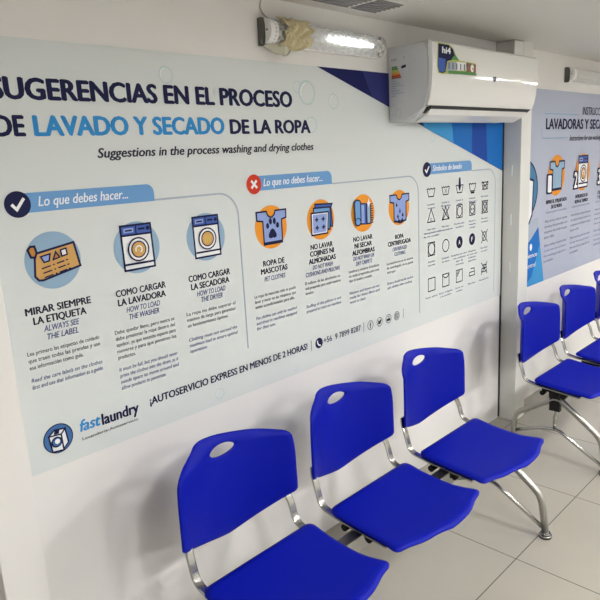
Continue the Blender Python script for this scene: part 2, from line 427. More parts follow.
block(.723, [('MIRAR SIEMPRE', .190, 1.216, 1), ('LA ETIQUETA', .154, 1.188, 1), ('ALWAYS SEE', .104, 1.163, 0), ('THE LABEL', .091, 1.139, 0)], .617, .829, 1.105,
      ['Lea primero las etiquetas de cuidado', 'que traen todas las prendas y use', 'esa informaci\u00f3n como gu\u00eda.'], ['Read the care labels on the clothes', 'first and use that information as a guide.'], gap=0.035)
block(.986, [('COMO CARGAR', .176, 1.216, 1), ('LA LAVADORA', .169, 1.188, 1), ('HOW TO LOAD', .119, 1.163, 0), ('THE WASHER', .107, 1.140, 0)], .880, 1.093, 1.104,
      ['Debe quedar lleno, pero nunca se', 'debe presionar la ropa dentro del', 'tambor, ya que necesita espacio para', 'moverse y para que penetren los', 'productos.'],
      ['It must be full, but you should never', 'press the clothes into the drum, as it', 'needs space to move around and', 'allow products to penetrate.'], gap=0.037)
block(1.250, [('COMO CARGAR', .175, 1.216, 1), ('LA SECADORA', .162, 1.188, 1), ('HOW TO LOAD', .121, 1.163, 0), ('THE DRYER', .091, 1.141, 0)], 1.142, 1.350, 1.105,
      ['La ropa no debe superar el', 'm\u00e1ximo de carga para garantizar', 'un funcionamiento \u00f3ptimo.'], ['Clothing must not exceed the', 'maximum load to ensure optimal', 'operation.'], gap=0.047)
block(1.547, [('ROPA DE', .108, 1.216, 1), ('MASCOTAS', .135, 1.188, 1), ('PET CLOTHES', .107, 1.160, 0)], 1.441, 1.652, 1.106,
      ['La ropa de mascotas solo se puede', 'lavar y secar en las m\u00e1quinas que', 'est\u00e9n acondicionadas para ello.'], ['Pet clothes can only be washed', 'and dried in machines equipped', 'for that use.'], gap=0.040)
block(1.811, [('NO LAVAR', .130, 1.242, 1), ('COJINES NI', .141, 1.216, 1), ('ALMOHADAS', .160, 1.187, 1), ('DO NOT WASH', .120, 1.163, 0), ('CUSHIONS AND PILLOWS', .203, 1.139, 0)], 1.705, 1.915, 1.108,
      ['El relleno de las almohadas no', 'est\u00e1 preparado para resistir nuestros', 'lavados.'], ['Stuffing of the pillows is not', 'prepared to resist our machines.'], gap=0.052)
block(2.072, [('NO LAVAR', .130, 1.240, 1), ('NI SECAR', .118, 1.212, 1), ('ALFOMBRAS', .152, 1.183, 1), ('DO NOT WASH OR', .142, 1.160, 0), ('DRY CARPETS', .110, 1.137, 0)], 1.970, 2.178, 1.112,
      ['Lavadoras y secadoras domiciliarias', 'no est\u00e1n preparadas para este', 'tipo de lavados y secados.'], ['Washers and dryers are not', 'made for these fibers and', 'wool or dust.'], gap=0.052)
block(2.335, [('ROPA', .065, 1.215, 1), ('CENTRIFUGADA', .178, 1.188, 1), ('CENTRIFUGED', .110, 1.162, 0), ('CLOTHING', .085, 1.139, 0)], 2.235, 2.440, 1.105,
      ['La secadora no es un sistema', 'de centrifugado, no se puede', 'estrujar.'], ['Dryers should not be used to', 'spin clothes when soaking.'], gap=0.050)
# care symbols
SX = [2.598, 2.728, 2.860, 2.989, 3.121]; SZ = [1.405, 1.290, 1.130, .953]
def sym(c, r):
    x, z = SX[c], SZ[r]; k = 'ink'; w = .0050
    a = .033
    zs = .74 if r == 0 else .92
    def L(p, cl=False): A.line([(x+u*a*.92, z+v*a*zs) for u, v in p], w, k, cl)
    def X_(s=1.1): L([(-s, -s), (s, s)]); L([(-s, s), (s, -s)])
    if r == 0:
        L([(-1.15, .75), (-.7, -.85), (.7, -.85), (1.15, .75)]); L([(-1.15, .6), (-.75, .75), (-.38, .55), (0, .75), (.38, .55), (.75, .75), (1.15, .6)])
        if c == 1: A.text('30', x-.010, x+.010, z-.012, .018, k)
        if c == 2: A.poly([(x-.006, z+.055), (x+.006, z+.055), (x+.012, z+.01), (x, z-.015), (x-.012, z+.01)], 'navy')
        if c == 3: L([(-.6, -1.1), (.6, -1.1)]); L([(-.6, -1.3), (.6, -1.3)])
        if c == 4: L([(-1, -.9), (1.1, .8)]); L([(-1.1, .8), (1, -.9)]); L([(-1, -.1), (1, .1)])
    elif r == 1:
        if c < 2: L([(-1.05, -.9), (1.05, -.9), (0, 1.15)], True)
        if c == 0: A.text('CL', x-.011, x+.011, z-.022, .014, k)
        if c == 1: X_(1.05)
        if c > 1: L([(-.9, -1.05), (.9, -1.05), (.9, 1.05), (-.9, 1.05)], True); A.ring(x, z, a*.78, w, k, rz=a*.85, n=24)
        if c == 3: A.disc(x-.009, z, .005, k, n=10); A.disc(x+.009, z, .005, k, n=10)
        if c == 4: X_(1.15)
    elif r == 2:
        if c == 0: L([(-.95, -1.05), (.95, -1.05), (.95, 1.05), (-.95, 1.05)], True); A.ring(x, z, a*.9, w, k, rz=a*.98, n=24)
        elif c == 1: A.ring(x, z, a, w, k, n=24)
        elif c in (2, 3): A.disc(x, z, a*.95, 'navy'); A.text('AF'[c-2], x-.009, x+.009, z-.012, .024, 'white')
        else: A.ring(x, z, a*.8, w, k, n=24); X_(1.15); A.text('A', x-.006, x+.006, z-.008, .015, k)
    else:
        if c < 3: L([(-1, -1.05), (1, -1.05), (1, 1.05), (-1, 1.05)], True)
        if c == 1: L([(-1, .95), (-.5, .5), (0, .4), (.5, .5), (1, .95)])
        if c == 2: L([(-.8, .4), (-.3, .9)]); L([(-.8, .0), (.1, .9)])
        if c > 2: L([(-.95, -.65), (1, -.65), (.8, .6), (-.4, .6)]); L([(-.95, -.65), (-.8, 0), (.88, 0)])
        if c == 4: X_(1.1)
    A.done('laundry_symbol', ban)
CP = [[('Lavado', 'normal'), ('Lavar a', '30 grados'), ('Lavar a', 'mano'), ('Lavado', 'delicado'), ('No lavar',)],
      [('Uso con', 'blanqueadores', 'de ser posible'), ('No usar', 'blanqueadores'), ('Puede usar', 'secadora'), ('Secar a', 'm\u00e1quina', 'a baja'), ('No usar', 'secadora')],
      [('Secado', 'normal'), ('Limpiar', 'en seco'), ('Limpieza en seco', 'con cualquier', 'tipo de', 'solvente'), ('Limpieza', 'en seco con', 'solvente', 'petr\u00f3leo'), ('No lavar', 'en seco')],
      [('Secar plano',), ('Secar colgado', 'a la sombra'), ('Secar en', 'sombra'), ('Planchar',), ('No planchar',)]]
for r in range(4):
    for c in range(5):
        sym(c, r)
        for k, t in enumerate(CP[r][c]):
            A.ctext(t, SX[c], .0098*len(t), SZ[r]-.062-.017*k-(.004 if r else 0), .0085, 'ink_slate', bold=.01)
        A.done('symbol_caption', ban)
# bottom strip
def logo(cx, cz, r):
    i = Ic(cx, cz, r); A.disc(cx, cz, r, 'navy'); A.disc(cx, cz, r*.93, 'logo_blue')
    A.shape(i.q([(.20, .25), (.50, .55), (.62, -.46), (.20, -.86)]), 'white', 'navy', .0045)
    A.shape(i.q([(-.62, .33), (.20, .25), (.24, -.88), (-.50, -.78)]), 'white', 'navy', .0045)
    A.shape(i.q([(-.62, .33), (-.20, .66), (.50, .55), (.20, .25)]), 'white', 'navy', .0045)
    A.poly(i.q([(-.20, .62), (.12, .58), (.05, .34), (-.30, .36)]), 'navy')
    c = i.q([(-.16, -.18)])[0]; A.disc(*c, r*.36, 'navy'); A.disc(*c, r*.27, 'logo_blue'); A.disc(c[0]+r*.04, c[1]+r*.04, r*.17, 'white')
    return A.done('logo', ban)
logo(.667, .847, .044)
A.text('fast', .733, .800, .843, .034, 'ink_blue', bold=.035, it=.2); A.text('laundry', .803, .930, .840, .034, 'navy', bold=.035)
A.text('Lavanderia-Autoservicio', .736, .923, .815, .009, 'ink_grey', bold=.004); A.done('brand_lettering', ban)
A.text('\u00a1AUTOSERVICIO EXPRESS EN MENOS DE 2 HORAS!', .971, 1.700, .849, .024, 'navy', bold=.036)
A.done('slogan', ban)
A.disc(1.768, .857, .022, 'navy')
A.line([(1.759, .869), (1.759, .858), (1.766, .849), (1.777, .845)], .006, 'white'); A.done('phone_icon', ban)
A.text('+56  9 7899 8287', 1.796, 2.037, .848, .024, 'navy', bold=.012)
A.done('phone_number', ban)
for x in (1.721, 2.056, 2.353): A.rect(x, .834, x+.003, .880, 'ink_grey'); A.done('divider', ban)
for k, x in enumerate((2.105, 2.172, 2.239, 2.303)):
    z = .856; A.ring(x, z, .021, .0028, 'ink', n=28)
    if k == 0: A.text('f', x-.006, x+.006, z-.013, .024, 'ink', bold=.03)
    if k == 1: A.poly([(x-.014, z-.006), (x-.004, z-.011), (x+.006, z-.008), (x+.011, z+.002), (x+.015, z+.007), (x+.005, z+.011), (x, z+.004), (x-.013, z+.010), (x-.010, z)], 'ink')
    if k == 2: A.poly([(x-.013, z-.010), (x+.013, z-.010), (x+.013, z+.002), (x-.013, z+.002)], 'ink'); A.line([(x-.006, z+.013), (x, z+.006), (x+.006, z+.013)], .003, 'ink')
    if k == 3: A.line([(x-.010, z-.010), (x+.010, z-.010), (x+.010, z+.010), (x-.010, z+.010)], .003, 'ink', True); A.ring(x, z, .0055, .0025, 'ink', n=14)
    A.done('social_icon', ban)
adopt(ban)

# ------------------------------------------------------------------ second banner
QX0, QX1, QZ0, QZ1 = 3.447, 6.10, .745, 1.926
b2 = thing('wall_banner', 'lilac grey washer and dryer instructions banner partly hidden behind the pilaster', 'banner', (QX0, 0, QZ0))
box('panel', QX0, QX1, -.003, -.0002, QZ0, QZ1, M['banner2'], b2)
A.poly([(QX0, QZ0), (3.903, QZ0), (3.800, 1.105), (3.70, 1.04), (3.58, .99), (QX0, .97)], 'fblue2', 1)
A.poly([(3.60, QZ0), (3.903, QZ0), (3.83, 1.00), (3.72, .80)], 'fblue1', 2)
A.poly([(QX0, .97), (3.58, .99), (3.70, 1.04), (3.800, 1.105), (3.79, 1.17), (3.66, 1.15), (QX0, 1.10)], 'line', 2)
A.poly([(QX0, QZ0), (3.62, QZ0), (3.50, .86), (QX0, .90)], 'fblue3', 3)
A.done('corner_artwork', b2); A.base = .0049
cx, cz = 3.602, 1.343
A.disc(cx, cz, .172, 'navy', rz=.178); A.disc(cx, cz, .160, 'teal', rz=.166)
A.shape([(3.46, 1.48), (3.665, 1.405), (3.71, 1.395), (3.70, 1.19), (3.66, 1.14), (3.46, 1.10)], 'white', 'navy', .014); A.done('washer_drawing', b2)
A.disc(3.70, .99, .016, 'white', rz=.022); A.done('side_icon', b2)
A.text('comience', 3.56, 3.79, .925, .028, 'white', bold=.01, it=.15); A.done('side_note', b2)
A.text('en el control', 3.54, 3.775, .862, .028, 'white', it=.15); A.done('side_note', b2)
A.text('INSTRUCCIONES', 4.43, 4.93, 1.786, .050, 'navy', bold=.004); A.done('heading', b2)
A.text('LAVADORAS Y SECADORAS', 3.861, 5.15, 1.695, .061, 'navy', bold=.038); A.done('heading', b2)
A.text('Instructions for use washing and drying machines', 4.228, 5.20, 1.620, .034, 'ink', bold=.004, it=.22); A.done('subheading', b2)
A.line([(3.80, 1.70), (3.80, 1.662), (3.82, 1.640), (4.20, 1.640)], .006, 'pale'); A.line([(3.84, 1.785), (4.36, 1.785)], .006, 'pale'); A.done('heading_rule', b2)
def num(t, x, z):
    for dx in (-.013, 0, .013):
        for dz in (-.010, .010): A.text(t, x-.028+dx, x+.028+dx, z+dz, .10, 'navy', bold=.04)
    A.text(t, x-.028, x+.028, z, .10, 'white', bold=.036)
def b2shirt(cx):
    i = Ic(cx, 1.408, .118); A.disc(cx, 1.408, .128, 'orange'); shirt(i, .010, 'pale')
    A.line(i.q([(-.50, -.74), (.66, -.74)]), .016, 'navy'); num('1', cx-.11, 1.31); return A.done('shirt_icon', b2)
b2shirt(4.045)
icon_machine(4.475, 'wash', 'washer_icon', b2, 1.408, 'orange', .125)
num('2', 4.475-.12, 1.31); A.done('step_number', b2)
icon_machine(4.905, 'dry', 'dryer_icon', b2, 1.408, 'orange', .125)
num('3', 4.905-.12, 1.31); A.done('step_number', b2)
for cx, ls in ((4.06, ('REVISE EL ETIQUETADO', 'DE SU ROPA')), (4.475, ('INTRODUZCA SU', 'ROPA AL TAMBOR')), (4.905, ('CIERRE LA PUERTA', 'Y ELIJA EL CICLO'))):
    for k, t in enumerate(ls): A.ctext(t, cx, min(.32, .0165*len(t)), 1.236-k*.034, .022, 'ink', bold=.036)
    A.done('caption', b2)
    A.ctext('Check the label of the clothes', cx, .32, 1.176, .013, 'ink_slate', it=.2); A.done('caption', b2)
    for k, t in enumerate(['Antes de lavar revise la etiqueta', 'de cada prenda para saber si el', 'programa de lavado es apto', 'para ella.']): A.text(t, cx-.17, cx+.18-(.2 if k == 3 else 0), 1.120-k*.034, .015, 'ink_grey')
    A.done('small_print', b2)
    for k, t in enumerate(['Before washing check the label', 'of every item so as to know if', 'the washing program is', 'suitable.']): A.text(t, cx-.17, cx+.18-(.2 if k == 3 else 0), .965-k*.034, .015, 'ink_slate', it=.2)
    A.done('small_print', b2)
adopt(b2)

# ------------------------------------------------------------------ wall light fixtures
def light_fixture(x0, label, glint, grp):
    L = .645; zc = 2.022; t = thing('wall_light', label, 'light fixture', (x0, 0, zc), grp)
    def prof(r, n=18): return [(-.026-r*.95*math.sin(PI*k/n), r*math.cos(PI*k/n)) for k in range(n+1)]
    bm = bmesh.new(); bx(bm, .012, L-.006, -.028, -.001, -.043, .043, 0, .003); obj('base', bm, M['tube_off'], t)
    # clear acrylic cover pressed with rows of small pyramids
    bm = bmesh.new(); nx, nk = 76, 20; pr = prof(.040, nk)
    g = []
    for j in range(nx+1):
        row = []
        for k, (y, z) in enumerate(pr):
            d = .0022 if (j % 2 and k % 2) else (0 if not (j % 2 or k % 2) else .0006)
            ang = PI*k/nk; row.append(bm.verts.new((.020+(L-.028)*j/nx, y-d*math.sin(ang)*1.3, z+d*math.cos(ang))))
        g.append(row)
    for j in range(nx):
        for k in range(nk):
            A_, B_, C_, D_ = g[j][k], g[j+1][k], g[j+1][k+1], g[j][k+1]
            if (j+k) % 2: bm.faces.new((A_, B_, C_)); bm.faces.new((A_, C_, D_))
            else: bm.faces.new((A_, B_, D_)); bm.faces.new((B_, C_, D_))
    obj('diffuser', bm, M['diffuser'], t)
    def cap(nm, xa, xb, p, m, lab=None):
        bm = bmesh.new(); a = [bm.verts.new((xa, y, z)) for y, z in p]; b = [bm.verts.new((xb, y, z)) for y, z in p]
        bm.faces.new(a); bm.faces.new(b[::-1])
        for k in range(len(p)): j = (k+1) % len(p); bm.faces.new((a[k], a[j], b[j], b[k]))
        o = obj(nm, bm, M[m], t)
        if lab: o['label'] = lab
        return o
    cap('back_cap', 0, .012, [(-.001, .044), (-.016, .046), (-.030, .042), (-.034, .02), (-.034, -.02), (-.030, -.042), (-.016, -.046), (-.001, -.044)], 'endcap', 'dark grey end of the back plate')
    e = cap('end_cap', .004, .040, [(-.026, .041)]+prof(.0412)+[(-.026, -.041)], 'tube_off', 'pale translucent end cap')
    bm = bmesh.new(); cyl(bm, (.0025, -.044, .002), (.005, -.044, .002), .0035, 10); obj('screw', bm, M['endcap'], e)
    cap('end_cap', L-.010, L, [(-.026, .040)]+prof(.0405)+[(-.026, -.040)], 'fixture')
    for dz in (-.016, .016):
        bm = bmesh.new(); cyl(bm, (.045, -.044, dz), (L-.02, -.044, dz), .009, 12)
        obj('tube', bm, M['tube_off'], t)
    if glint:  # glowing pieces imitate a ceiling lamp mirrored in the prisms
        for k in range(9):
            bm = bmesh.new(); xx = L*(.47+.048*k); cyl(bm, (xx, -.054, -.004), (xx+L*.026, -.054, -.004), .0135 if 1 < k < 7 else .008, 12)
            o = obj('reflection_glow', bm, M['tube'], t)
            if k == 0: o['label'] = 'glowing pieces imitating a ceiling lamp reflection in the acrylic'
    return t
FX = 1.541
light_fixture(FX, 'prismatic wall light with yellowed tape, above the SUGERENCIAS heading', True, 'wall lights')
light_fixture(4.118, 'unlit prismatic wall light right of the air conditioner', False, 'wall lights')
# yellowed tape wrapped round the near light
tp = thing('tape_patch', 'crumpled yellowed tape stuck over the left end of the wall light', 'tape', (FX+.118, -.07, 2.022))
bm = bmesh.new(); nx, nk = 22, 20; rnd = random.Random(3)
g = []
for j in range(nx+1):
    row = []; u = j/nx; wv = .040+.02*math.sin(u*9)
    for k in range(nk+1):
        a = -.12+1.25*k/nk; edge = min(u, 1-u)*2
        a_ = PI*(.5+(a-.5)*(.50+.60*math.sin(PI*u)**.5+.07*math.sin(u*21)))
        r = .0475+.004*rnd.random()+.005*math.sin(k*1.1+j*.8)
        row.append(bm.verts.new((-.062+.128*u+.012*math.sin(k*.9)+.004*rnd.random(), .05-r*1.25*math.sin(a_)-.003 if 0 < a_ < PI else .045-.004*rnd.random(), r*math.cos(a_))))
    g.append(row)
for j in range(nx):
    for k in range(nk): bm.faces.new((g[j][k], g[j+1][k], g[j+1][k+1], g[j][k+1]))
o = obj('tape_band', bm, M['tape'], tp); sm = o.modifiers.new('s', 'SOLIDIFY'); sm.thickness = .0012
bm = bmesh.new(); pts = [(-.105, .03), (-.03, .03), (.01, .0), (.03, -.03), (-.01, -.052), (-.04, -.062), (-.075, -.05), (-.11, -.02)]
fr = [bm.verts.new((x-.01, .030+.02*math.sin(x*40), z-.020)) for x, z in pts]; bm.faces.new(fr)
bmesh.ops.triangulate(bm, faces=bm.faces); bmesh.ops.subdivide_edges(bm, edges=bm.edges, cuts=2, use_grid_fill=True)
for v in bm.verts: v.co.y += .004*rnd.random()
o = obj('torn_flap', bm, mat('tape_flap', (.50, .49, .40), .5, vary=.1, vscale=30), tp); sm = o.modifiers.new('s', 'SOLIDIFY'); sm.thickness = .001
# cable above the fixture
bm = bmesh.new(); tube(bm, arc_path([(1.565, -.004, 2.137), (1.553, -.004, 2.10), (1.575, -.006, 2.075), (1.61, -.008, 2.062)], .02), .0022, 8)
o = obj('cable', bm, M['fixture']); o['label'] = 'thin grey cable running from the ceiling to the wall light'; o['category'] = 'cable'

# ------------------------------------------------------------------ ceiling vent
v = thing('ceiling_vent', 'grey louvred vent panels set in the ceiling above the wall light', 'vent', (1.93, -.16, H))
bm = bmesh.new(); bx(bm, -.24, .20, -.12, .105, -.004, 0, 0, .001); obj('frame', bm, M['ceiling'], v)
for a, b in ((-.20, -.015), (.015, .155)):
    bm = bmesh.new(); bx(bm, a, b, -.06 if a > 0 else -.10, .078, -.007, -.003)
    for k in range(6): bx(bm, a, b, .066-k*.022, .070-k*.022, -.010, -.006)
    obj('grille', bm, M['vent'], v)

# ------------------------------------------------------------------ air conditioner
AX0, AX1 = 2.272, 3.243
ac = thing('air_conditioner', 'white wall mounted split air conditioner above the banner beside the pilaster', 'air conditioner', (AX0, 0, 1.73))
def extr(bm, prof, x0, x1):
    a = [bm.verts.new((x0, y, z)) for y, z in prof]; b = [bm.verts.new((x1, y, z)) for y, z in prof]
    bm.faces.new(a); bm.faces.new(b[::-1])
    for k in range(len(prof)): j = (k+1) % len(prof); bm.faces.new((a[k], a[j], b[j], b[k]))
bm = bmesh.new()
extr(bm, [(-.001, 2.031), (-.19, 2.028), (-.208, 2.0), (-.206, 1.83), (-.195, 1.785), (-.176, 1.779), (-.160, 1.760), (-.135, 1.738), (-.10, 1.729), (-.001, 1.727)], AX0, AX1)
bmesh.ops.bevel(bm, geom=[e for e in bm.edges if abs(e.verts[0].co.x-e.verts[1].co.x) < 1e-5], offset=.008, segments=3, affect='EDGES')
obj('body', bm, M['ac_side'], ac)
bm = bmesh.new()
fp = [(-.200, 2.031), (-.214, 2.030), (-.2215, 2.018), (-.2235, 1.96), (-.222, 1.90), (-.217, 1.85), (-.209, 1.81), (-.199, 1.782), (-.190, 1.779), (-.196, 1.81), (-.204, 1.86), (-.207, 1.93), (-.206, 2.0)]
extr(bm, fp, AX0+.004, AX1-.001)
bmesh.ops.bevel(bm, geom=[e for e in bm.edges if abs(e.verts[0].co.x-e.verts[1].co.x) < 1e-5], offset=.0035, segments=3, affect='EDGES')
o = obj('front_panel', bm, M['ac'], ac, smooth=True); md = o.modifiers.new('wn', 'WEIGHTED_NORMAL')
bm = bmesh.new(); extr(bm, [(-.193, 1.7795), (-.199, 1.7775), (-.180, 1.765), (-.150, 1.752), (-.150, 1.772)], AX0+.035, AX1-.02); obj('air_outlet', bm, M['ac_dark'], ac)
bm = bmesh.new(); extr(bm, [(-.191, 1.7755), (-.165, 1.746), (-.110, 1.7215), (-.107, 1.7245), (-.160, 1.752), (-.186, 1.7775)], AX0+.05, AX1-.03); obj('louver', bm, M['ac'], ac, smooth=False)
# centre mark and stickers
A = Art((0, -.2228, 0), base=.0006)
A.poly([(2.775, 1.912), (2.800, 1.916), (2.812, 1.906), (2.800, 1.894), (2.784, 1.889)], 'ink_grey'); A.poly([(2.783, 1.908), (2.797, 1.909), (2.792, 1.898)], 'line'); A.done('badge', ac)
A.poly([(2.314, 2.022), (2.40, 2.022), (2.430, 2.010), (2.452, 1.985), (2.455, 1.965), (2.62, 1.960), (2.618, 1.914), (2.375, 1.905), (2.350, 1.902), (2.318, 1.905), (2.308, 1.93)], 'lime')
A.poly([(2.318, 2.018), (2.395, 2.018), (2.430, 2.004), (2.446, 1.978), (2.425, 1.962), (2.385, 1.955), (2.372, 1.912), (2.350, 1.906), (2.325, 1.908), (2.314, 1.93)], 'navy')
A.poly([(2.320, 1.965), (2.372, 1.962), (2.368, 1.915), (2.345, 1.909), (2.325, 1.912), (2.316, 1.935)], 'mid')
A.text('hi4', 2.345, 2.412, 1.984, .024, 'white', bold=.036)
A.poly([(2.385, 1.950), (2.455, 1.955), (2.455, 1.922), (2.385, 1.917)], 'line'); A.poly([(2.455, 1.956), (2.54, 1.958), (2.54, 1.926), (2.455, 1.922)], 'white')
for k in range(5): A.rect(2.392+k*.03, 1.925, 2.400+k*.03, 1.950, 'ink_grey')
A.poly([(2.44, 1.985), (2.475, 1.962), (2.41, 1.962)], 'green')
A.poly([(2.535, 1.958), (2.612, 1.955), (2.612, 1.918), (2.535, 1.920)], 'brown'); A.disc(2.580, 1.938, .014, 'white', rz=.016); A.disc(2.585, 1.935, .006, 'orange')
A.poly([(2.385, 1.917), (2.535, 1.921), (2.615, 1.918), (2.615, 1.910), (2.385, 1.905)], 'green')
st = A.done('front_sticker', ac)
A = Art((AX0, 0, 0), r=(0, -1, 0), n=(-1, 0, 0), base=.0006)   # on the left side face
A.rect(.018, 1.815, .108, 1.995, 'sticker')
for k, (c, w) in enumerate((('green', .026), ('green', .030), ('lime', .034), ('yellow', .037), ('orange', .041), ('red', .044), ('brown', .047))):
    z = 1.951-k*.0072; A.poly([(.026, z), (.026+w, z), (.030+w, z-.0032), (.026+w, z-.0064), (.026, z-.0064)], c)
A.text('ENERG', .026, .055, 1.973, .008, 'ink_grey'); A.text('A', .088, .096, 1.975, .010, 'ink_grey')
A.poly([(.080, 1.949), (.100, 1.952), (.100, 1.941), (.080, 1.938), (.074, 1.943)], 'ink')
for k in range(7): A.rect(.026, 1.890-k*.010, .050+.04*((k*7) % 3)/2, 1.893-k*.010, 'line')
A.done('energy_label', ac)
A.ring(.03, 1.775, .022, .0015, 'line'); A.ring(.055, 1.762, .018, .0015, 'line'); A.done('moulded_mark', ac)
adopt(ac)
p = box('pipe_cover', 3.228, 3.325, -.104, -.001, 2.036, 2.133, M['pilaster'], bev=.002)
p['label'] = 'small boxed pipe cover between the air conditioner and the ceiling'; p['category'] = 'pipe cover'

# ------------------------------------------------------------------ benches
def resample(P, n, closed=True):
    P = [Vector(p) for p in P]; Q = P+[P[0]] if closed else P
    L = [0]
    for a, b in zip(Q, Q[1:]): L.append(L[-1]+(b-a).length)
    out = []; k = 0
    for i in range(n):
        t = L[-1]*i/n
        while L[k+1] < t: k += 1
        out.append(Q[k].lerp(Q[k+1], (t-L[k])/max(1e-9, L[k+1]-L[k])))
    return out
def round_poly(P, n=7):
    """P: list of (x, z, radius)"""
    out = []; N = len(P)
    for i in range(N):
        p = Vector(P[i][:2]); a = Vector(P[i-1][:2]); b = Vector(P[(i+1) % N][:2]); r = P[i][2]
        d0 = a-p; d1 = b-p; L = min(r, d0.length*.48, d1.length*.48)
        if r == 0: out.append(p); continue
        s = p+d0.normalized()*L; e = p+d1.normalized()*L
        for k in range(n+1):
            t = k/n; out.append(s*(1-t)**2+p*2*t*(1-t)+e*t*t)
    return out
BK_Y0, BK_K = -.257, 1.78
def back_mesh():
    left = [(0, .7865, .04), (-.045, .793, .04), (-.090, .795, .030), (-.134, .768, .04), (-.217, .743, .02), (-.223, .690, .03), (-.225, .537, .013)]
    right = [(.225, .537, .013), (.223, .690, .03), (.216, .745, .020), (.165, .757, .04), (.12, .768, .04), (.06, .778, .04)]
    bot = []
    for k in range(1, 16):
        x = -.225+.45*k/16; bot.append((x, .452+.085*(abs(x)/.225)**1.55, .01))
    out = round_poly(right+left+bot)
    N = 160; O_ = resample(out, N)
    c = Vector((-.003, .7395)); hx, hz = .048, .0195
    rings = []
    hole = []
    for p in O_:
        a = math.atan2((p.y-c.y)/hz*.35, (p.x-c.x)/hx*.35)
        a = math.atan2((p.y-c.y), (p.x-c.x)*.55)
        e = 1.0; ca, sa = math.cos(a), math.sin(a)
        hole.append(Vector((c.x+hx*ca, c.y+hz*math.copysign(abs(sa)**1.15, sa))))
    M_ = 14
    bm = bmesh.new(); g = []
    for j in range(M_+1):
        t = j/M_; t = t*t*(3-2*t)*.35+t*.65; row = []
        for h, o in zip(hole, O_):
            q = h.lerp(o, t)
            f_ = min(1, max(0, (q.y-.735)/.035)); k = BK_K-.70*f_*f_*(3-2*f_)
            y = BK_Y0-k*q.x*q.x
            g_ = min(1, max(0, (q.y-.752)/.035)); y += .013*g_*g_
            if t > .93: y += .0045*(t-.93)/.07               # rolled rim
            y += .004*math.exp(-((j)/1.2)**2)
            row.append(bm.verts.new((q.x, y, q.y)))
        g.append(row)
    for j in range(M_):
        for k in range(N):
            l = (k+1) % N; bm.faces.new((g[j][k], g[j][l], g[j+1][l], g[j+1][k]))
    for f in bm.faces: f.smooth = True
    me = bpy.data.meshes.new('backrest'); bmesh.ops.recalc_face_normals(bm, faces=bm.faces)
    bm.faces.ensure_lookup_table(); n = Vector((0, 0, 0))
    for f in bm.faces: n += f.normal
    if n.y > 0: bmesh.ops.reverse_faces(bm, faces=bm.faces)
    bm.to_mesh(me); bm.free(); me.materials.append(M['plastic']); return me
def seat_z(x, y):
    t = (y+.40)/-.35                      # 0 at the back, 1 at the front
    u = x/.215
    z = .447-.022*t-.018*math.sin(PI*min(1, max(0, t*1.05)))*(1-u*u*.55)
    if t > .80: z -= .010*(t-.80)**2/.04
    return z
def seat_mesh():
    half = [(.222, -.392, .028), (.214, -.50, .05), (.218, -.62, .06), (.247, -.700, .046), (.195, -.706, .03), (.125, -.730, .04), (.06, -.736, .04), (0, -.735, 0)]
    pts = half + [(-x*(.94 if y < -.65 else 1), y*(.975 if y < -.65 else 1), r*1.4) for x, y, r in half[:-1]][::-1] + [(0, -.392, 0)]
    N = 128; O_ = resample(round_poly(pts), N); c = Vector((0, -.57)); M_ = 16
    bm = bmesh.new(); g = []
    for j in range(1, M_+1):
        t = j/M_; row = []
        for o in O_:
            q = c.lerp(o, t); z = seat_z(q.x, q.y)
            if t > .9: z -= .006*((t-.9)/.1)**2
            row.append(bm.verts.new((q.x, q.y, z)))
        g.append(row)
    row = []
    for o in O_:
        q = c.lerp(o, 1.004); row.append(bm.verts.new((q.x, q.y, seat_z(o.x, o.y)-.013)))
    g.append(row)
    row = []
    for o in O_:
        q = c.lerp(o, .975); row.append(bm.verts.new((q.x, q.y, seat_z(o.x, o.y)-.017)))
    g.append(row)
    v0 = bm.verts.new((0, -.57, seat_z(0, -.57)))
    for k in range(N): bm.faces.new((v0, g[0][k], g[0][(k+1) % N]))
    for j in range(len(g)-1):
        for k in range(N):
            l = (k+1) % N; bm.faces.new((g[j][k], g[j][l], g[j+1][l], g[j+1][k]))
    for f in bm.faces: f.smooth = True
    bmesh.ops.recalc_face_normals(bm, faces=bm.faces)
    me = bpy.data.meshes.new('seat'); bm.to_mesh(me); bm.free(); me.materials.append(M['plastic']); return me
BACK, SEAT = back_mesh(), seat_mesh()
def strip_mesh(sg):
    """flat chromed bar from behind the backrest, round the bend, under the seat"""
    path = arc_path([(-sg*.010, -.296, .556), (-sg*.006, -.301, .528), (0, -.318, .495), (0, -.338, .424), (0, -.43, .408), (0, -.62, .392)], .032, 8)
    bm = bmesh.new(); w, t = .0125, .0032; rows = []
    for i, p in enumerate(path):
        a = path[max(0, i-1)]; b = path[min(len(path)-1, i+1)]; d = (b-a).normalized(); n = Vector((0, -d.z, d.y))
        rows.append([bm.verts.new(p+Vector((sx*w, 0, 0))+n*sy*t) for sx, sy in ((-1, -1), (-.75, -1.5), (.75, -1.5), (1, -1), (1, 1), (-1, 1))])
    for A_, B_ in zip(rows, rows[1:]):
        for k in range(6): bm.faces.new((A_[k], A_[(k+1) % 6], B_[(k+1) % 6], B_[k]))
    bm.faces.new(rows[0]); bm.faces.new(rows[-1][::-1])
    bmesh.ops.recalc_face_normals(bm, faces=bm.faces)
    me = bpy.data.meshes.new('back_support'); bm.to_mesh(me); bm.free(); me.materials.append(M['chrome']); return me
STRIPS = {-1: strip_mesh(-1), 1: strip_mesh(1)}
BY0, BY1, BZa, BZb = -.500, -.455, .315, .372
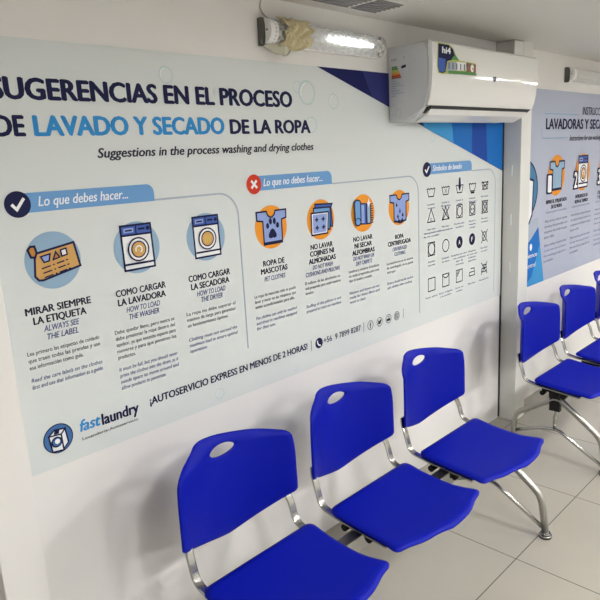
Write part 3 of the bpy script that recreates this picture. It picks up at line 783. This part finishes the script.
def bracket_mesh():
    bm = bmesh.new()
    for y in (-.425, -.530):
        bx(bm, -.155, .155, y-.010, y+.010, .378, .392, 0, .002)
        for s in (-1, 1): cyl(bm, (s*.150, y, .369), (s*.180, y, .369), .0125, 14); bx(bm, s*.15-.006, s*.15+.006, y-.012, y+.012, .366, .41)
    for a_, b_ in ((-.160, -.128), (.128, .160)):
        bx(bm, a_, b_, -.54, -.415, .374, .394, 0, .002); bx(bm, a_, b_, BY0-.004, BY1+.004, .345, .385, 0, .003)
    bmesh.ops.recalc_face_normals(bm, faces=bm.faces)
    me = bpy.data.meshes.new('seat_bracket'); bm.to_mesh(me); bm.free(); me.materials.append(M['black']); return me
BRACKET = bracket_mesh()
def leg_frame(parent, x, x_in):
    bm = bmesh.new()
    top = arc_path([(x, -.256, .012), (x, -.262, .205), (x, -.350, .258), (x, -.470, .335), (x, -.500, .335), (x, -.600, .262), (x, -.708, .180), (x, -.730, .012)], .045, 8)
    tube(bm, top, .0148, 16)
    lf = obj('leg_frame', bm, M['steel'], parent, smooth=True)
    bm = bmesh.new(); tube(bm, arc_path([(x, -.258, .105), (x, -.40, .158), (x, -.493, .172), (x, -.727, .034)], .03, 6), .009, 12)
    tube(bm, [(x, -.478, .335), (x, -.478, .165)], .009, 12); obj('brace', bm, M['chrome'], lf, smooth=True)
    for y in (-.256, -.730):
        bm = bmesh.new(); cyl(bm, (x, y, .006), (x, y, .014), .027, 24, .024); cyl(bm, (x, y, .014), (x, y, .022), .020, 24)
        f = obj('foot_cap', bm, M['chrome'], lf)
        bm = bmesh.new(); cyl(bm, (x, y, 0), (x, y, .007), .025, 24); obj('foot_pad', bm, M['rubber'], lf)
    return lf
def bench(name, label, x_first, n, legs, xb0, xb1, group):
    t = thing(name, label, 'bench', (x_first, -.5, 0), group)
    bm = bmesh.new(); bx(bm, xb0+.012, xb1-.012, BY0, BY1, BZa, BZb, 0, .003); obj('beam', bm, M['steel'], t)
    for x in legs:
        box('beam_clamp', x-.014, x+.014, BY0-.004, BY1+.004, .272, .383, M['black'], t, .002)
        leg_frame(t, x, 0)
    for k in range(n):
        x = x_first+.003+k*PITCH
        def put(nm, me, dx=0, par=t):
            o = bpy.data.objects.new(nm, me); C.objects.link(o); o.location = (x+dx, 0, 0); o.parent = par; return o
        b = put('backrest', BACK); m = b.modifiers.new('solid', 'SOLIDIFY'); m.thickness = .007; m.offset = -1
        m = b.modifiers.new('bev', 'BEVEL'); m.width = .003; m.segments = 2; m.limit_method = 'ANGLE'; m.angle_limit = math.radians(50)
        s = put('seat', SEAT)
        for dx in (-.192, .211): put('back_support', STRIPS[-1 if dx < 0 else 1], dx)
        put('seat_bracket', BRACKET)
    adopt(t)
    return t
PITCH = .5275
bench('waiting_bench', 'front row of three blue plastic seats on chromed legs beneath the large banner', 1.052, 3, (.845, 2.318), .83, 2.335, 'blue waiting benches')
bench('waiting_bench', 'farther row of blue plastic seats past the pilaster, cut off at the right edge', 3.128, 3, (2.995, 4.32), 2.975, 4.40, 'blue waiting benches')

# ------------------------------------------------------------------ ceiling lamps of the room, plus added fill lamps
def lamp(x, y, label, w=.6, d=.6, power=1.0):
    t = thing('ceiling_lamp', label, 'ceiling lamp', (x, y, H), 'ceiling lamps')
    bm = bmesh.new()
    for a in ((-w/2-.02, -w/2, -d/2-.02, d/2+.02), (w/2, w/2+.02, -d/2-.02, d/2+.02), (-w/2, w/2, -d/2-.02, -d/2), (-w/2, w/2, d/2, d/2+.02)):
        bx(bm, *a, -.018, -.001)
    obj('frame', bm, M['white'], t)
    bm = bmesh.new(); bx(bm, -w/2, w/2, -d/2, d/2, -.014, -.002); obj('diffuser', bm, M['lamp'], t)
LAMPS = [(.5, 'square white ceiling lamp nearest the brown door'), (2.6, 'square white ceiling lamp in front of the near bench'),
         (4.6, 'square white ceiling lamp past the air conditioner'), (6.6, 'square white ceiling lamp fourth from the brown door'), (7.8, 'square white ceiling lamp at the far right end of the room')]
for x, l in LAMPS: lamp(x, -2.3, l, .30, .30)
for x, l in ((1.5, 'added square fill lamp behind the main row, nearer the brown door'), (4.0, 'added square fill lamp behind the main row, farther from the brown door')): lamp(x, -3.6, l, .34, .34)  # unseen second row, added to lighten the shadows

# ------------------------------------------------------------------ world, camera, view
w = bpy.data.worlds.new('World'); bpy.context.scene.world = w; w.use_nodes = True
w.node_tree.nodes['Background'].inputs[0].default_value = (.5, .5, .5, 1); w.node_tree.nodes['Background'].inputs[1].default_value = .2
cd = bpy.data.cameras.new('Camera'); cam = bpy.data.objects.new('Camera', cd); C.objects.link(cam)
cd.sensor_fit = 'HORIZONTAL'; cd.sensor_width = 36; cd.lens = 36*622.519/600; cd.clip_start = .02
F = Vector((0.68814485, 0.69204741, -0.218007)); Rr = Vector((0.69975007, -0.71243445, -0.05279194)); U = Vector((0.19185022, 0.11622191, 0.97451832))
cam.matrix_world = Matrix(((Rr.x, U.x, -F.x, 0), (Rr.y, U.y, -F.y, -1.68526), (Rr.z, U.z, -F.z, 1.585633), (0, 0, 0, 1)))
sc = bpy.context.scene; sc.camera = cam
sc.view_settings.view_transform = 'Standard'; sc.view_settings.look = 'None'; sc.view_settings.exposure = 1.24; sc.view_settings.gamma = 1
sc.view_settings.use_curve_mapping = False
sc.cycles.max_bounces = 8; sc.cycles.diffuse_bounces = 5
